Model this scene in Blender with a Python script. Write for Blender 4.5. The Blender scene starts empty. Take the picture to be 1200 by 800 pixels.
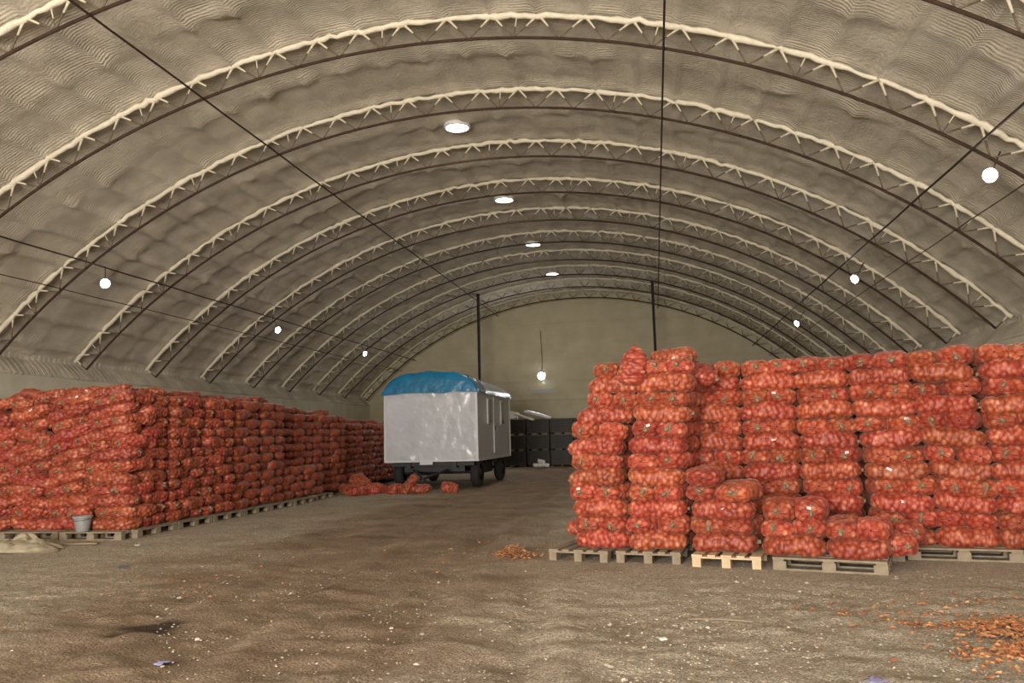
import bpy, math, random
import numpy as np
from mathutils import Matrix, Vector

C = bpy.context.scene.collection
SC = bpy.context.scene
PI = math.pi

# ------------------------------------------------------------------ camera
cam_d = bpy.data.cameras.new('camera')
cam = bpy.data.objects.new('camera', cam_d)
C.objects.link(cam)
cam_d.sensor_width = 36.0
cam_d.lens = 28.01
cam_d.clip_end = 200
right = Vector((0.984107, 0.175594, -0.026461))
up = Vector((0.046553, -0.111310, 0.992695))
fwd = Vector((-0.171366, 0.978150, 0.117715))
m = Matrix((right, up, -fwd)).transposed().to_4x4()
m.translation = Vector((0, 0, 1.6))
cam.matrix_world = m
SC.camera = cam

# ------------------------------------------------------------------ world, exposure, large lights
SC.view_settings.view_transform = 'Standard'
SC.view_settings.look = 'None'
SC.view_settings.exposure = 0.1
SC.view_settings.gamma = 1.0
SC.view_settings.use_curve_mapping = False
world = bpy.data.worlds.new('world')
SC.world = world
world.use_nodes = True
bg = world.node_tree.nodes['Background']
bg.inputs['Color'].default_value = (0.85, 0.90, 1.0, 1)
bg.inputs['Strength'].default_value = 0.5

GATE_POWER = 5900
FLOOD_POWER = 48
ROUND_POWER = 42


def area_light(name, loc, rot, sx, sy, power, col):
    d = bpy.data.lights.new(name, 'AREA')
    d.shape = 'RECTANGLE'
    d.size = sx
    d.size_y = sy
    d.energy = power
    d.color = col
    o = bpy.data.objects.new(name, d)
    C.objects.link(o)
    o.location = loc
    o.rotation_euler = rot
    return o


# daylight coming in through the open gate behind the photographer
area_light('gate_daylight', (-3.6, -8.4, 2.9), (math.radians(90 + 13), 0, 0), 7.4, 5.0, GATE_POWER, (1.0, 0.935, 0.865))

# ------------------------------------------------------------------ arch constants
AX, AZ, AR = -3.93, -7.28, 16.195      # axis of the vault and radius of the bottom chords
Y0, BAY = 10.435, 3.2                  # first truss in view and truss spacing
TH = math.radians(46.92)
RF = AR + 0.56                         # foam skin radius
YN, YB = -9.0, 43.3                    # near end and back wall
WXL, WXR = -15.9, 8.04                 # side walls

rng = np.random.default_rng(7)
random.seed(7)


# ------------------------------------------------------------------ noise helper (numpy value noise)
def vnoise(x, y, seed=0):
    xi = np.floor(x).astype(np.int64)
    yi = np.floor(y).astype(np.int64)
    xf = x - xi
    yf = y - yi
    xf = xf * xf * (3 - 2 * xf)
    yf = yf * yf * (3 - 2 * yf)

    def h(a, b):
        n = (a * 374761393 + b * 668265263 + seed * 1442695041) & 0xffffffff
        n = ((n ^ (n >> 13)) * 1274126177) & 0xffffffff
        return ((n ^ (n >> 16)) & 0xffff) / 65535.0
    return (h(xi, yi) * (1 - xf) * (1 - yf) + h(xi + 1, yi) * xf * (1 - yf)
            + h(xi, yi + 1) * (1 - xf) * yf + h(xi + 1, yi + 1) * xf * yf) * 2 - 1


def fbm(x, y, seed=0, o=4):
    s = 0
    a = 1.0
    for i in range(o):
        s = s + a * vnoise(x * 2 ** i, y * 2 ** i, seed + i)
        a *= .5
    return s


# ------------------------------------------------------------------ materials
def mat(name, col, rough=.8, metal=0.0, col2=None, nscale=6.0, bump=0.0, bscale=40.0, emit=None, estr=0.0,
        spec=None, coords='Object', sheen=0.0, detail=5.0, bdist=.02):
    mt = bpy.data.materials.new(name)
    mt.use_nodes = True
    nt = mt.node_tree
    b = nt.nodes['Principled BSDF']
    b.inputs['Roughness'].default_value = rough
    b.inputs['Metallic'].default_value = metal
    if spec is not None:
        b.inputs['Specular IOR Level'].default_value = spec
    if sheen:
        b.inputs['Sheen Weight'].default_value = sheen
        b.inputs['Sheen Roughness'].default_value = .4
        b.inputs['Sheen Tint'].default_value = (1, .8, .62, 1)
    tc = nt.nodes.new('ShaderNodeTexCoord')
    if col2 is not None:
        n = nt.nodes.new('ShaderNodeTexNoise')
        n.inputs['Scale'].default_value = nscale
        n.inputs['Detail'].default_value = detail
        nt.links.new(tc.outputs[coords], n.inputs['Vector'])
        r = nt.nodes.new('ShaderNodeValToRGB')
        r.color_ramp.elements[0].position = .35
        r.color_ramp.elements[1].position = .65
        r.color_ramp.elements[0].color = (*col, 1)
        r.color_ramp.elements[1].color = (*col2, 1)
        nt.links.new(n.outputs['Fac'], r.inputs['Fac'])
        nt.links.new(r.outputs['Color'], b.inputs['Base Color'])
    else:
        b.inputs['Base Color'].default_value = (*col, 1)
    if bump:
        n2 = nt.nodes.new('ShaderNodeTexNoise')
        n2.inputs['Scale'].default_value = bscale
        n2.inputs['Detail'].default_value = 6
        nt.links.new(tc.outputs[coords], n2.inputs['Vector'])
        bp = nt.nodes.new('ShaderNodeBump')
        bp.inputs['Strength'].default_value = bump
        bp.inputs['Distance'].default_value = bdist
        nt.links.new(n2.outputs['Fac'], bp.inputs['Height'])
        nt.links.new(bp.outputs['Normal'], b.inputs['Normal'])
    if emit:
        b.inputs['Emission Color'].default_value = (*emit, 1)
        b.inputs['Emission Strength'].default_value = estr
    return mt


def foam_material():
    """sprayed foam: fine corrugation running round the arch, lumps, stains"""
    mt = mat('sprayed_foam', (.46, .405, .312), .85, col2=(.66, .595, .470), nscale=1.4, detail=12)
    nt = mt.node_tree
    b = nt.nodes['Principled BSDF']
    tc = nt.nodes.new('ShaderNodeTexCoord')
    w = nt.nodes.new('ShaderNodeTexWave')
    w.wave_type = 'BANDS'
    w.bands_direction = 'Y'
    w.inputs['Scale'].default_value = 5.0
    w.inputs['Distortion'].default_value = .3
    w.inputs['Detail'].default_value = 2.0
    w.inputs['Detail Scale'].default_value = 1.2
    nt.links.new(tc.outputs['Object'], w.inputs['Vector'])
    n = nt.nodes.new('ShaderNodeTexNoise')
    n.inputs['Scale'].default_value = .9
    n.inputs['Detail'].default_value = 3
    nt.links.new(tc.outputs['Object'], n.inputs['Vector'])
    rr = nt.nodes.new('ShaderNodeMapRange')
    rr.inputs['From Min'].default_value = .30
    rr.inputs['From Max'].default_value = .62
    nt.links.new(n.outputs['Fac'], rr.inputs['Value'])
    mu = nt.nodes.new('ShaderNodeMath')
    mu.operation = 'MULTIPLY'
    nt.links.new(w.outputs['Fac'], mu.inputs[0])
    nt.links.new(rr.outputs['Result'], mu.inputs[1])
    n2 = nt.nodes.new('ShaderNodeTexNoise')
    n2.inputs['Scale'].default_value = 9
    n2.inputs['Roughness'].default_value = .76
    n2.inputs['Detail'].default_value = 7
    nt.links.new(tc.outputs['Object'], n2.inputs['Vector'])
    ad = nt.nodes.new('ShaderNodeMath')
    ad.operation = 'MULTIPLY_ADD'
    ad.inputs[1].default_value = 4.2
    nt.links.new(n2.outputs['Fac'], ad.inputs[0])
    nt.links.new(mu.outputs['Value'], ad.inputs[2])
    bp = nt.nodes.new('ShaderNodeBump')
    bp.inputs['Strength'].default_value = .72
    bp.inputs['Distance'].default_value = .035
    nt.links.new(ad.outputs['Value'], bp.inputs['Height'])
    nt.links.new(bp.outputs['Normal'], b.inputs['Normal'])
    return mt


def sack_material():
    mt = bpy.data.materials.new('onion_net')
    mt.use_nodes = True
    nt = mt.node_tree
    b = nt.nodes['Principled BSDF']
    b.inputs['Roughness'].default_value = .5
    b.inputs['Specular IOR Level'].default_value = .4
    b.inputs['Sheen Weight'].default_value = .18
    b.inputs['Sheen Roughness'].default_value = .35
    b.inputs['Sheen Tint'].default_value = (1, .72, .55, 1)
    at = nt.nodes.new('ShaderNodeAttribute')
    at.attribute_name = 'onion'
    r = nt.nodes.new('ShaderNodeValToRGB')
    e = r.color_ramp.elements
    e[0].position = 0
    e[0].color = (.13, .010, .005, 1)
    e[1].position = 1
    e[1].color = (.70, .36, .24, 1)
    for p, c in ((.25, (.24, .028, .014)), (.50, (.36, .055, .029)), (.72, (.46, .096, .055)), (.90, (.58, .18, .105))):
        k = e.new(p)
        k.color = (*c, 1)
    nt.links.new(at.outputs['Fac'], r.inputs['Fac'])
    oi = nt.nodes.new('ShaderNodeObjectInfo')
    hs = nt.nodes.new('ShaderNodeHueSaturation')
    mr = nt.nodes.new('ShaderNodeMapRange')
    mr.inputs['To Min'].default_value = .497
    mr.inputs['To Max'].default_value = .510
    nt.links.new(oi.outputs['Random'], mr.inputs['Value'])
    nt.links.new(mr.outputs['Result'], hs.inputs['Hue'])
    m2 = nt.nodes.new('ShaderNodeMath')
    m2.operation = 'MULTIPLY'
    m2.inputs[1].default_value = 7.31
    nt.links.new(oi.outputs['Random'], m2.inputs[0])
    m3 = nt.nodes.new('ShaderNodeMath')
    m3.operation = 'FRACT'
    nt.links.new(m2.outputs['Value'], m3.inputs[0])
    m4 = nt.nodes.new('ShaderNodeMapRange')
    m4.inputs['To Min'].default_value = .60
    m4.inputs['To Max'].default_value = .84
    nt.links.new(m3.outputs['Value'], m4.inputs['Value'])
    nt.links.new(m4.outputs['Result'], hs.inputs['Value'])
    nt.links.new(r.outputs['Color'], hs.inputs['Color'])
    nt.links.new(hs.outputs['Color'], b.inputs['Base Color'])
    return mt


def floor_material():
    mt = bpy.data.materials.new('packed_earth')
    mt.use_nodes = True
    nt = mt.node_tree
    L = nt.links.new
    b = nt.nodes['Principled BSDF']
    b.inputs['Roughness'].default_value = .93
    b.inputs['Specular IOR Level'].default_value = .25
    tc = nt.nodes.new('ShaderNodeTexCoord')

    def noise(s, d=6, r=.6):
        n = nt.nodes.new('ShaderNodeTexNoise')
        n.inputs['Scale'].default_value = s
        n.inputs['Detail'].default_value = d
        n.inputs['Roughness'].default_value = r
        L(tc.outputs['Object'], n.inputs['Vector'])
        return n

    def ramp(src, stops):
        r = nt.nodes.new('ShaderNodeValToRGB')
        e = r.color_ramp.elements
        e[0].position, e[0].color = stops[0][0], (*stops[0][1], 1)
        e[1].position, e[1].color = stops[-1][0], (*stops[-1][1], 1)
        for p, c in stops[1:-1]:
            k = e.new(p)
            k.color = (*c, 1)
        L(src, r.inputs['Fac'])
        return r

    def mix(f, a, c, mode='MIX'):
        x = nt.nodes.new('ShaderNodeMix')
        x.data_type = 'RGBA'
        x.blend_type = mode
        if isinstance(f, float):
            x.inputs[0].default_value = f
        else:
            L(f, x.inputs[0])
        L(a, x.inputs[6])
        L(c, x.inputs[7])
        return x.outputs[2]
    brown = ramp(noise(1.3, 8).outputs['Fac'], [(.3, (.19, .135, .088)), (.5, (.265, .195, .134)), (.7, (.34, .26, .185))])
    grey = ramp(noise(14, 8, .7).outputs['Fac'], [(.3, (.30, .255, .20)), (.5, (.44, .385, .305)), (.72, (.62, .55, .45))])
    at = nt.nodes.new('ShaderNodeAttribute')
    at.attribute_name = 'gravel'
    big = noise(.8, 5)
    add = nt.nodes.new('ShaderNodeMath')
    add.operation = 'ADD'
    L(at.outputs['Fac'], add.inputs[0])
    L(big.outputs['Fac'], add.inputs[1])
    mk = nt.nodes.new('ShaderNodeMapRange')
    mk.inputs['From Min'].default_value = .72
    mk.inputs['From Max'].default_value = 1.12
    L(add.outputs['Value'], mk.inputs['Value'])
    c = mix(mk.outputs['Result'], brown.outputs['Color'], grey.outputs['Color'])
    fine = ramp(noise(70, 4, .7).outputs['Fac'], [(.34, (.50, .49, .47)), (.5, (1.15, 1.14, 1.12)), (.64, (1.95, 1.92, 1.86))])
    c = mix(1.0, c, fine.outputs['Color'], 'MULTIPLY')
    # rusty skins trodden into the earth
    rs = ramp(noise(2.2, 9, .75).outputs['Fac'], [(.56, (0, 0, 0)), (.68, (.6, .6, .6))])
    at3 = nt.nodes.new('ShaderNodeAttribute')
    at3.attribute_name = 'skins'
    mm = nt.nodes.new('ShaderNodeMath')
    mm.operation = 'MULTIPLY'
    L(rs.outputs['Color'], mm.inputs[0])
    L(at3.outputs['Fac'], mm.inputs[1])
    rgb = nt.nodes.new('ShaderNodeRGB')
    rgb.outputs[0].default_value = (.40, .16, .065, 1)
    c = mix(mm.outputs['Value'], c, rgb.outputs[0])
    at2 = nt.nodes.new('ShaderNodeAttribute')
    at2.attribute_name = 'damp'
    rgb2 = nt.nodes.new('ShaderNodeRGB')
    rgb2.outputs[0].default_value = (.045, .027, .013, 1)
    c = mix(at2.outputs['Fac'], c, rgb2.outputs[0])
    L(c, b.inputs['Base Color'])
    n1 = noise(45, 8, .75)
    n2 = noise(6, 6)
    v = nt.nodes.new('ShaderNodeTexVoronoi')
    v.inputs['Scale'].default_value = 38
    L(tc.outputs['Object'], v.inputs['Vector'])
    a1 = nt.nodes.new('ShaderNodeMath')
    a1.operation = 'MULTIPLY_ADD'
    a1.inputs[1].default_value = 1.6
    L(n2.outputs['Fac'], a1.inputs[0])
    L(n1.outputs['Fac'], a1.inputs[2])
    a2 = nt.nodes.new('ShaderNodeMath')
    a2.operation = 'MULTIPLY_ADD'
    a2.inputs[1].default_value = -.5
    L(v.outputs['Distance'], a2.inputs[0])
    L(a1.outputs['Value'], a2.inputs[2])
    bp = nt.nodes.new('ShaderNodeBump')
    bp.inputs['Strength'].default_value = 1.0
    bp.inputs['Distance'].default_value = .055
    L(a2.outputs['Value'], bp.inputs['Height'])
    L(bp.outputs['Normal'], b.inputs['Normal'])
    return mt


M = {
    'foam': foam_material(),
    'foam_light': mat('cream_foam_bead', (.58, .525, .40), .85, col2=(.68, .62, .48), nscale=5, bump=.6, bscale=25),
    'foam_wall': mat('olive_foam_wall', (.42, .375, .25), .85, col2=(.48, .43, .30), nscale=1.2, bump=.5, bscale=5, bdist=.04),
    'concrete': mat('plastered_wall', (.45, .42, .32), .85, col2=(.53, .50, .39), nscale=1.5, bump=.3, bscale=12),
    'steel': mat('brown_painted_steel', (.032, .018, .012), .8, col2=(.052, .030, .019), spec=.2, nscale=9),
    'web': mat('dull_brown_steel', (.085, .055, .035), .6, col2=(.14, .10, .065), nscale=12),
    'web_foam': mat('foam_coated_steel', (.62, .56, .41), .85, col2=(.42, .37, .27), nscale=10),
    'post': mat('dark_post_paint', (.012, .009, .007), .8),
    'floor': floor_material(),
    'sack': sack_material(),
    'neck': mat('olive_string_net', (.11, .085, .042), .85, col2=(.22, .16, .09), nscale=30),
    'tag': mat('pale_paper_label', (.58, .46, .44), .6),
    'wood': mat('weathered_wood', (.16, .125, .082), .8, col2=(.23, .185, .125), nscale=7, bump=.3, bscale=30),
    'wood_pale': mat('fresh_pine', (.40, .30, .18), .75, col2=(.48, .37, .23), nscale=7, bump=.25, bscale=30),
    'wood_dark': mat('dark_old_wood', (.014, .011, .009), .6, col2=(.034, .027, .020), nscale=6),
    'film_white': mat('white_film_panel', (.40, .41, .44), .22, col2=(.45, .46, .49), nscale=1.2, bump=.6, bscale=2.2, bdist=.06),
    'white_side': mat('white_wagon_paint', (.42, .42, .45), .35, bump=.1, bscale=3),
    'trim_white': mat('white_trim', (.46, .46, .47), .4),
    'tarp': mat('blue_tarpaulin', (.008, .125, .25), .22, col2=(.012, .17, .32), nscale=2.5, bump=.7, bscale=4, bdist=.04),
    'roof_film': mat('pale_glossy_roof_film', (.36, .40, .52), .22, bump=.6, bscale=3, bdist=.06),
    'chassis': mat('dark_chassis_steel', (.008, .008, .009), .6),
    'tyre': mat('black_tyre_rubber', (.014, .013, .013), .85, bump=.4, bscale=40),
    'rim': mat('dusty_wheel_rim', (.04, .036, .034), .6),
    'glass': mat('dark_window_glass', (.035, .037, .04), .15, spec=.6),
    'galv': mat('grey_plastic', (.20, .20, .195), .5, col2=(.24, .24, .235), nscale=8),
    'canvas': mat('beige_canvas', (.28, .24, .165), .9, col2=(.36, .31, .22), nscale=9, bump=.4, bscale=60),
    'sheet_white': mat('white_plastic_sheet', (.72, .72, .68), .4, bump=.3, bscale=8),
    'bluebit': mat('blue_plastic_scrap', (.10, .14, .26), .5),
    'lilac': mat('lilac_plastic_scrap', (.22, .21, .36), .5),
    'husk': mat('orange_onion_husk', (.34, .12, .045), .6, col2=(.46, .20, .085), nscale=22),
    'husk2': mat('golden_onion_husk', (.46, .27, .13), .55, col2=(.36, .17, .07), nscale=22),
    'stone': mat('grey_gravel_stone', (.30, .26, .20), .9, col2=(.46, .41, .33), nscale=15),
    'paper': mat('pale_litter', (.52, .47, .38), .8),
    'lamp_body': mat('white_lamp_housing', (.7, .7, .68), .5),
    'led': mat('cold_led_lens', (1, 1, 1), .5, emit=(.90, .95, 1.0), estr=60),
    'warm': mat('warm_round_lens', (1, 1, 1), .5, emit=(1.0, .93, .80), estr=14),
    'cable': mat('black_cable', (.03, .03, .03), .6),
}


# ------------------------------------------------------------------ mesh helpers
class MB:
    def __init__(s):
        s.v = []
        s.f = []
        s.m = []

    def box(s, c, d, rz=0.0, mi=0, taper=1.0):
        cx, cy, cz = c
        n = len(s.v)
        ca, sa = math.cos(rz), math.sin(rz)
        for z in (-1, 1):
            t = taper if z > 0 else 1
            for x, y in ((-1, -1), (1, -1), (1, 1), (-1, 1)):
                px, py = x * d[0] / 2 * t, y * d[1] / 2 * t
                s.v.append((cx + px * ca - py * sa, cy + px * sa + py * ca, cz + z * d[2] / 2))
        for q in ((0, 3, 2, 1), (4, 5, 6, 7), (0, 1, 5, 4), (1, 2, 6, 5), (2, 3, 7, 6), (3, 0, 4, 7)):
            s.f.append(tuple(n + i for i in q))
            s.m.append(mi)

    def tube(s, pts, r, k=8, mi=0, cap=True, squash=None):
        pts = [Vector(p) for p in pts]
        n0 = len(s.v)
        N = len(pts)
        for i, p in enumerate(pts):
            t = (pts[min(i + 1, N - 1)] - pts[max(i - 1, 0)]).normalized()
            a = Vector((0, 1, 0)) if abs(t.y) < .9 else Vector((1, 0, 0))
            u = t.cross(a).normalized()
            w = t.cross(u).normalized()
            rr = r[i] if hasattr(r, '__len__') else r
            for j in range(k):
                an = 2 * PI * j / k
                q = p + u * math.cos(an) * rr + w * math.sin(an) * rr * (squash or 1)
                s.v.append(tuple(q))
        for i in range(N - 1):
            for j in range(k):
                a = n0 + i * k + j
                b = n0 + i * k + (j + 1) % k
                s.f.append((a, b, b + k, a + k))
                s.m.append(mi)
        if cap:
            s.f.append(tuple(n0 + j for j in range(k))[::-1])
            s.m.append(mi)
            s.f.append(tuple(n0 + (N - 1) * k + j for j in range(k)))
            s.m.append(mi)

    def lathe(s, prof, k=24, c=(0, 0, 0), mi=0, axis='z'):
        n0 = len(s.v)
        for r, z in prof:
            for j in range(k):
                a = 2 * PI * j / k
                p = (r * math.cos(a), r * math.sin(a), z)
                if axis == 'x':
                    p = (z, r * math.cos(a), r * math.sin(a))
                if axis == 'y':
                    p = (r * math.cos(a), z, r * math.sin(a))
                s.v.append((c[0] + p[0], c[1] + p[1], c[2] + p[2]))
        for i in range(len(prof) - 1):
            for j in range(k):
                a = n0 + i * k + j
                b = n0 + i * k + (j + 1) % k
                s.f.append((a, b, b + k, a + k))
                s.m.append(mi)

    def mesh(s, name, mats, smooth=False):
        me = bpy.data.meshes.new(name)
        me.from_pydata(s.v, [], s.f)
        for mt in (mats if isinstance(mats, (list, tuple)) else [mats]):
            me.materials.append(mt)
        me.polygons.foreach_set('material_index', s.m)
        if smooth:
            me.polygons.foreach_set('use_smooth', [True] * len(s.f))
        me.update()
        return me

    def build(s, name, mats, parent=None, smooth=False):
        return obj(name, s.mesh(name, mats, smooth), parent)


def obj(name, me, parent=None, loc=None, rot=None, scale=None):
    o = bpy.data.objects.new(name, me)
    C.objects.link(o)
    if parent is not None:
        o.parent = parent
    if loc is not None:
        o.location = loc
    if rot is not None:
        o.rotation_euler = rot
    if scale is not None:
        o.scale = scale
    return o


def thing(name, label, cat, loc=(0, 0, 0), rz=0.0, group=None):
    o = bpy.data.objects.new(name, None)
    C.objects.link(o)
    o.empty_display_size = .2
    o.location = loc
    o.rotation_euler = (0, 0, rz)
    return tag(o, label, cat, group)


def tag(o, label, cat, group=None):
    o['label'] = label
    o['category'] = cat
    if group:
        o['group'] = group
    return o


def struct(o, label=None, cat=None):
    o['kind'] = 'structure'
    if label:
        o['label'] = label
    if cat:
        o['category'] = cat
    return o


def grid_mesh(name, P, mt, attrs=None, smooth=True, wrap=False):
    """P: (n, m, 3) array of points"""
    n, k = P.shape[:2]
    idx = np.arange(n * k).reshape(n, k)
    if wrap:
        a = idx[:-1, :]
        b = idx[1:, :]
        q = np.stack([a, b, np.roll(b, -1, 1), np.roll(a, -1, 1)], -1).reshape(-1, 4)
    else:
        q = np.stack([idx[:-1, :-1], idx[1:, :-1], idx[1:, 1:], idx[:-1, 1:]], -1).reshape(-1, 4)
    return array_mesh(name, P.reshape(-1, 3), q, mt, attrs, smooth)


def array_mesh(name, V, Q, mt, attrs=None, smooth=True):
    me = bpy.data.meshes.new(name)
    me.vertices.add(len(V))
    me.vertices.foreach_set('co', np.ascontiguousarray(V, dtype=np.float32).ravel())
    me.loops.add(Q.size)
    me.loops.foreach_set('vertex_index', np.ascontiguousarray(Q, dtype=np.int32).ravel())
    me.polygons.add(len(Q))
    me.polygons.foreach_set('loop_start', np.arange(0, Q.size, Q.shape[1], dtype=np.int32))
    me.polygons.foreach_set('use_smooth', np.full(len(Q), smooth))
    me.materials.append(mt)
    me.update(calc_edges=True)
    for an, av in (attrs or {}).items():
        a = me.attributes.new(an, 'FLOAT', 'POINT')
        a.data.foreach_set('value', np.ascontiguousarray(av, dtype=np.float32).ravel())
    me.validate()
    return me


# ================================================================== SETTING
# ------------------------------------------------------------------ floor
def smooth_axis(a, b, spec):
    out = [a]
    while out[-1] < b:
        x = out[-1]
        out.append(x + spec(x))
    out[-1] = b
    return np.array(out)


holes = [(-4.50, 6.63, .34, .27, .9), (-3.63, 8.33, .15, .13, .5), (-4.6, 12.98, .50, .16, .40), (-5.6, 20.8, .5, .2, .4),
         (-4.9, 18.5, .6, .15, .3)]
xs = smooth_axis(WXL - .3, WXR + .3, lambda x: .07 if -9 < x < 4 else .16)
ys = smooth_axis(YN, YB + .3, lambda y: .045 if 4 < y < 10 else (.09 if 2 < y < 16 else .25))
X, Y = np.meshgrid(xs, ys, indexing='ij')
H = .014 * fbm(X * 1.3, Y * 1.3, 3) + (.010 + .010 * (Y < 8.5)) * fbm(X * 4.5, Y * 4.5, 9, 4)
# wheel ruts along the aisle, bending towards the camera's right
for off in (-1.1, .0, 1.5, 2.5):
    c = -4.4 + off + .10 * (Y - 16) * 0 + .045 * np.clip(15 - Y, 0, 20) ** 1.35
    H -= .028 * np.exp(-((X - c) / .16) ** 2) * (1 + .5 * vnoise(X * 2, Y * 2, 5))
    H += .018 * np.exp(-((X - c - .33) / .12) ** 2)
flat = np.clip(((X > -9.0) & (X < 5)) * 1.0, 0, 1) * (Y < 9.2)
edge = np.clip(1 - np.clip((Y - 8.6) / 1.2, 0, 1) * (X > -1.9) * (Y < 13), .15, 1)
edge *= np.where(X < -8.7, np.where(Y > 12, .1, .6), 1)
H *= edge
damp = np.zeros_like(X)
for hx, hy, rx, ry, s in holes:
    d = np.sqrt(((X - hx) / rx) ** 2 + ((Y - hy) / ry) ** 2) + .35 * fbm(X * 7, Y * 7, 21, 3)
    k = np.clip(1.25 - d, 0, 1)
    H -= .035 * k * s
    damp = np.maximum(damp, np.clip(k * 2.2, 0, 1) * s)
dirtpath = np.exp(-((X + 4.2 - .045 * np.clip(15 - Y, 0, 20) ** 1.35 * .5) / 2.6) ** 2)
gravel = np.clip(.70 - .62 * dirtpath, 0, 1) + .25 * np.clip((5.8 - Y) / 3, 0, 1)
skin = np.exp(-(((X - 2.8) / 1.6) ** 2 + ((Y - 6.6) / 1.5) ** 2)) + .9 * np.exp(-(((X + 6.3) / 1.8) ** 2 + ((Y - 9.6) / 2.4) ** 2)) \
    + .9 * np.exp(-(((X + 2.1) / .7) ** 2 + ((Y - 10.8) / 1.2) ** 2)) + .25
me = grid_mesh('floor', np.stack([X, Y, H], -1), M['floor'],
               {'gravel': gravel, 'damp': damp, 'skins': np.clip(skin, 0, 1)})
struct(obj('floor', me))


# ------------------------------------------------------------------ vault
PAN = .84 / AR          # angle of one truss panel
nth = 10


def make_ceiling():
    kmax = int(math.ceil(TH / PAN))
    th = np.arange(-kmax * nth, kmax * nth + 1) * PAN / nth
    tmax = math.radians(47.35)
    th = th[(th > -tmax) & (th < tmax)]
    th = np.concatenate([[-tmax], th, [tmax]])
    yy = np.arange(YN, YB + .01, .135)
    T, Yg = np.meshgrid(th, yy, indexing='ij')
    s = T * AR
    ph = (T / PAN - .5)
    dph = (ph - np.round(ph)) * .84
    wob = .04 * vnoise(s * .6, Yg * .8, 4)
    rib = np.exp(-((dph + wob) / .085) ** 2)
    amp = .075 + .03 * vnoise(s * .4, Yg * .4, 6)
    bayp = (Yg - Y0) / BAY
    fb = bayp - np.floor(bayp)
    seam = np.exp(-(((fb - .5) * BAY + .25 * vnoise(s * .35, np.floor(bayp) * 3.3, 8)) / .22) ** 2)
    lump = fbm(s * 1.6, Yg * 1.6, 12, 4)
    D = amp * rib + seam * (.02 + .085 * np.abs(lump)) + .010 * np.abs(fbm(s * 3, Yg * 3, 71, 3)) + .018 * fbm(s * .7, Yg * .7, 31, 4) + .010 * fbm(s * 4, Yg * 4, 17, 2)
    # foam swells up to each top chord
    near = np.minimum(fb, 1 - fb) * BAY
    D += .07 * np.exp(-(near / .16) ** 2)
    Rr = RF - D
    P = np.stack([AX + Rr * np.sin(T), Yg, AZ + Rr * np.cos(T)], -1)
    struct(obj('ceiling', grid_mesh('ceiling', P, M['foam'])))
    # eaves: foam band turning in and down from the vault foot to the wall head
    for sgn, nm, wx in ((-1, 'left', WXL), (1, 'right', WXR)):
        x0 = AX + sgn * RF * math.sin(tmax)
        z0 = AZ + RF * math.cos(tmax)
        prof = [(x0, z0 + .02), (x0 + sgn * .02, z0 - .12), ((x0 + wx) / 2 + sgn * .03, (z0 + 3.55) / 2), (wx + sgn * .01, 3.60), (wx - sgn * .05, 3.52), (wx + sgn * .03, 3.46)]
        u = np.linspace(0, len(prof) - 1, 22)
        px = np.interp(u, range(len(prof)), [p[0] for p in prof])
        pz = np.interp(u, range(len(prof)), [p[1] for p in prof])
        yy2 = np.arange(YN, YB + .01, .05)
        Ux, Yg2 = np.meshgrid(px, yy2, indexing='ij')
        Uz, _ = np.meshgrid(pz, yy2, indexing='ij')
        cor = .014 * np.sin(Yg2 * 2 * PI / .2) + .02 * fbm(Yg2 * .9, Uz * 2, 40 + sgn, 3)
        P = np.stack([Ux - sgn * cor, Yg2, Uz], -1)
        struct(obj('trim_%d' % (1 if sgn < 0 else 2), grid_mesh('eaves_foam', P, M['foam'])))


make_ceiling()

# side walls
for nm, x, t in (('wall_left', WXL, -.3), ('wall_right', WXR, .3)):
    mb = MB()
    mb.box((x + t / 2, (YN + YB) / 2, 1.78), (.3, YB - YN, 3.56))
    struct(mb.build(nm, M['concrete']))


# back wall with horizontal seams, shaped to the arch
def arch_halfwidth(z, r=RF + .03):
    if z < 3.9:
        return 12.6
    return math.sqrt(max(0, r * r - (z - AZ) ** 2))


zs = np.concatenate([np.arange(0, 9.0, .07), np.linspace(9.0, AZ + RF + .02, 12)])
us = np.linspace(-1, 1, 160)
P = np.zeros((len(zs), len(us), 3))
for i, z in enumerate(zs):
    w = arch_halfwidth(z)
    x = AX + us * w
    seamd = ((z - .5) / 1.02) % 1.0
    sd = min(seamd, 1 - seamd) * 1.02
    P[i, :, 0] = x
    P[i, :, 2] = z
    P[i, :, 1] = YB - .05 * np.exp(-((sd + .03 * vnoise(x * .8, x * 0 + i * 0 + math.floor(z), 3)) / .05) ** 2) \
        - .03 * fbm(x * .8, x * 0 + z * 1.2, 51, 4)
struct(obj('wall_back', grid_mesh('wall_back', P, M['foam_wall'])))

# near end wall (behind the photographer) with its open gate
mb = MB()
GX0, GX1, GZ = -7.5, 0.3, 5.5
n = 40
for a, b_, z0 in ((-1, None, 0), (1, None, 0)):
    pass


def near_wall():
    P, F = [], []
    xs = list(np.linspace(AX - 11.95, GX0, 14)) + list(np.linspace(GX0, GX1, 12))[1:] + list(np.linspace(GX1, AX + 11.95, 14))[1:]
    for x in xs:
        top = AZ + math.sqrt(RF ** 2 - (x - AX) ** 2)
        top = max(top, 3.5)
        lo = GZ if GX0 + .01 < x < GX1 - .01 else 0
        P.append((x, lo, top))
    for i in range(len(P) - 1):
        (x0, l0, t0), (x1, l1, t1) = P[i], P[i + 1]
        lo = GZ if (GX0 - .01 < x0 and x1 < GX1 + .01) else 0
        mb.v += [(x0, YN + .02, lo), (x1, YN + .02, lo), (x1, YN + .02, t1), (x0, YN + .02, t0)]
        k = len(mb.v) - 4
        mb.f.append((k, k + 1, k + 2, k + 3))
        mb.m.append(0)


near_wall()
struct(mb.build('wall_front', M['foam_wall']))


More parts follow.
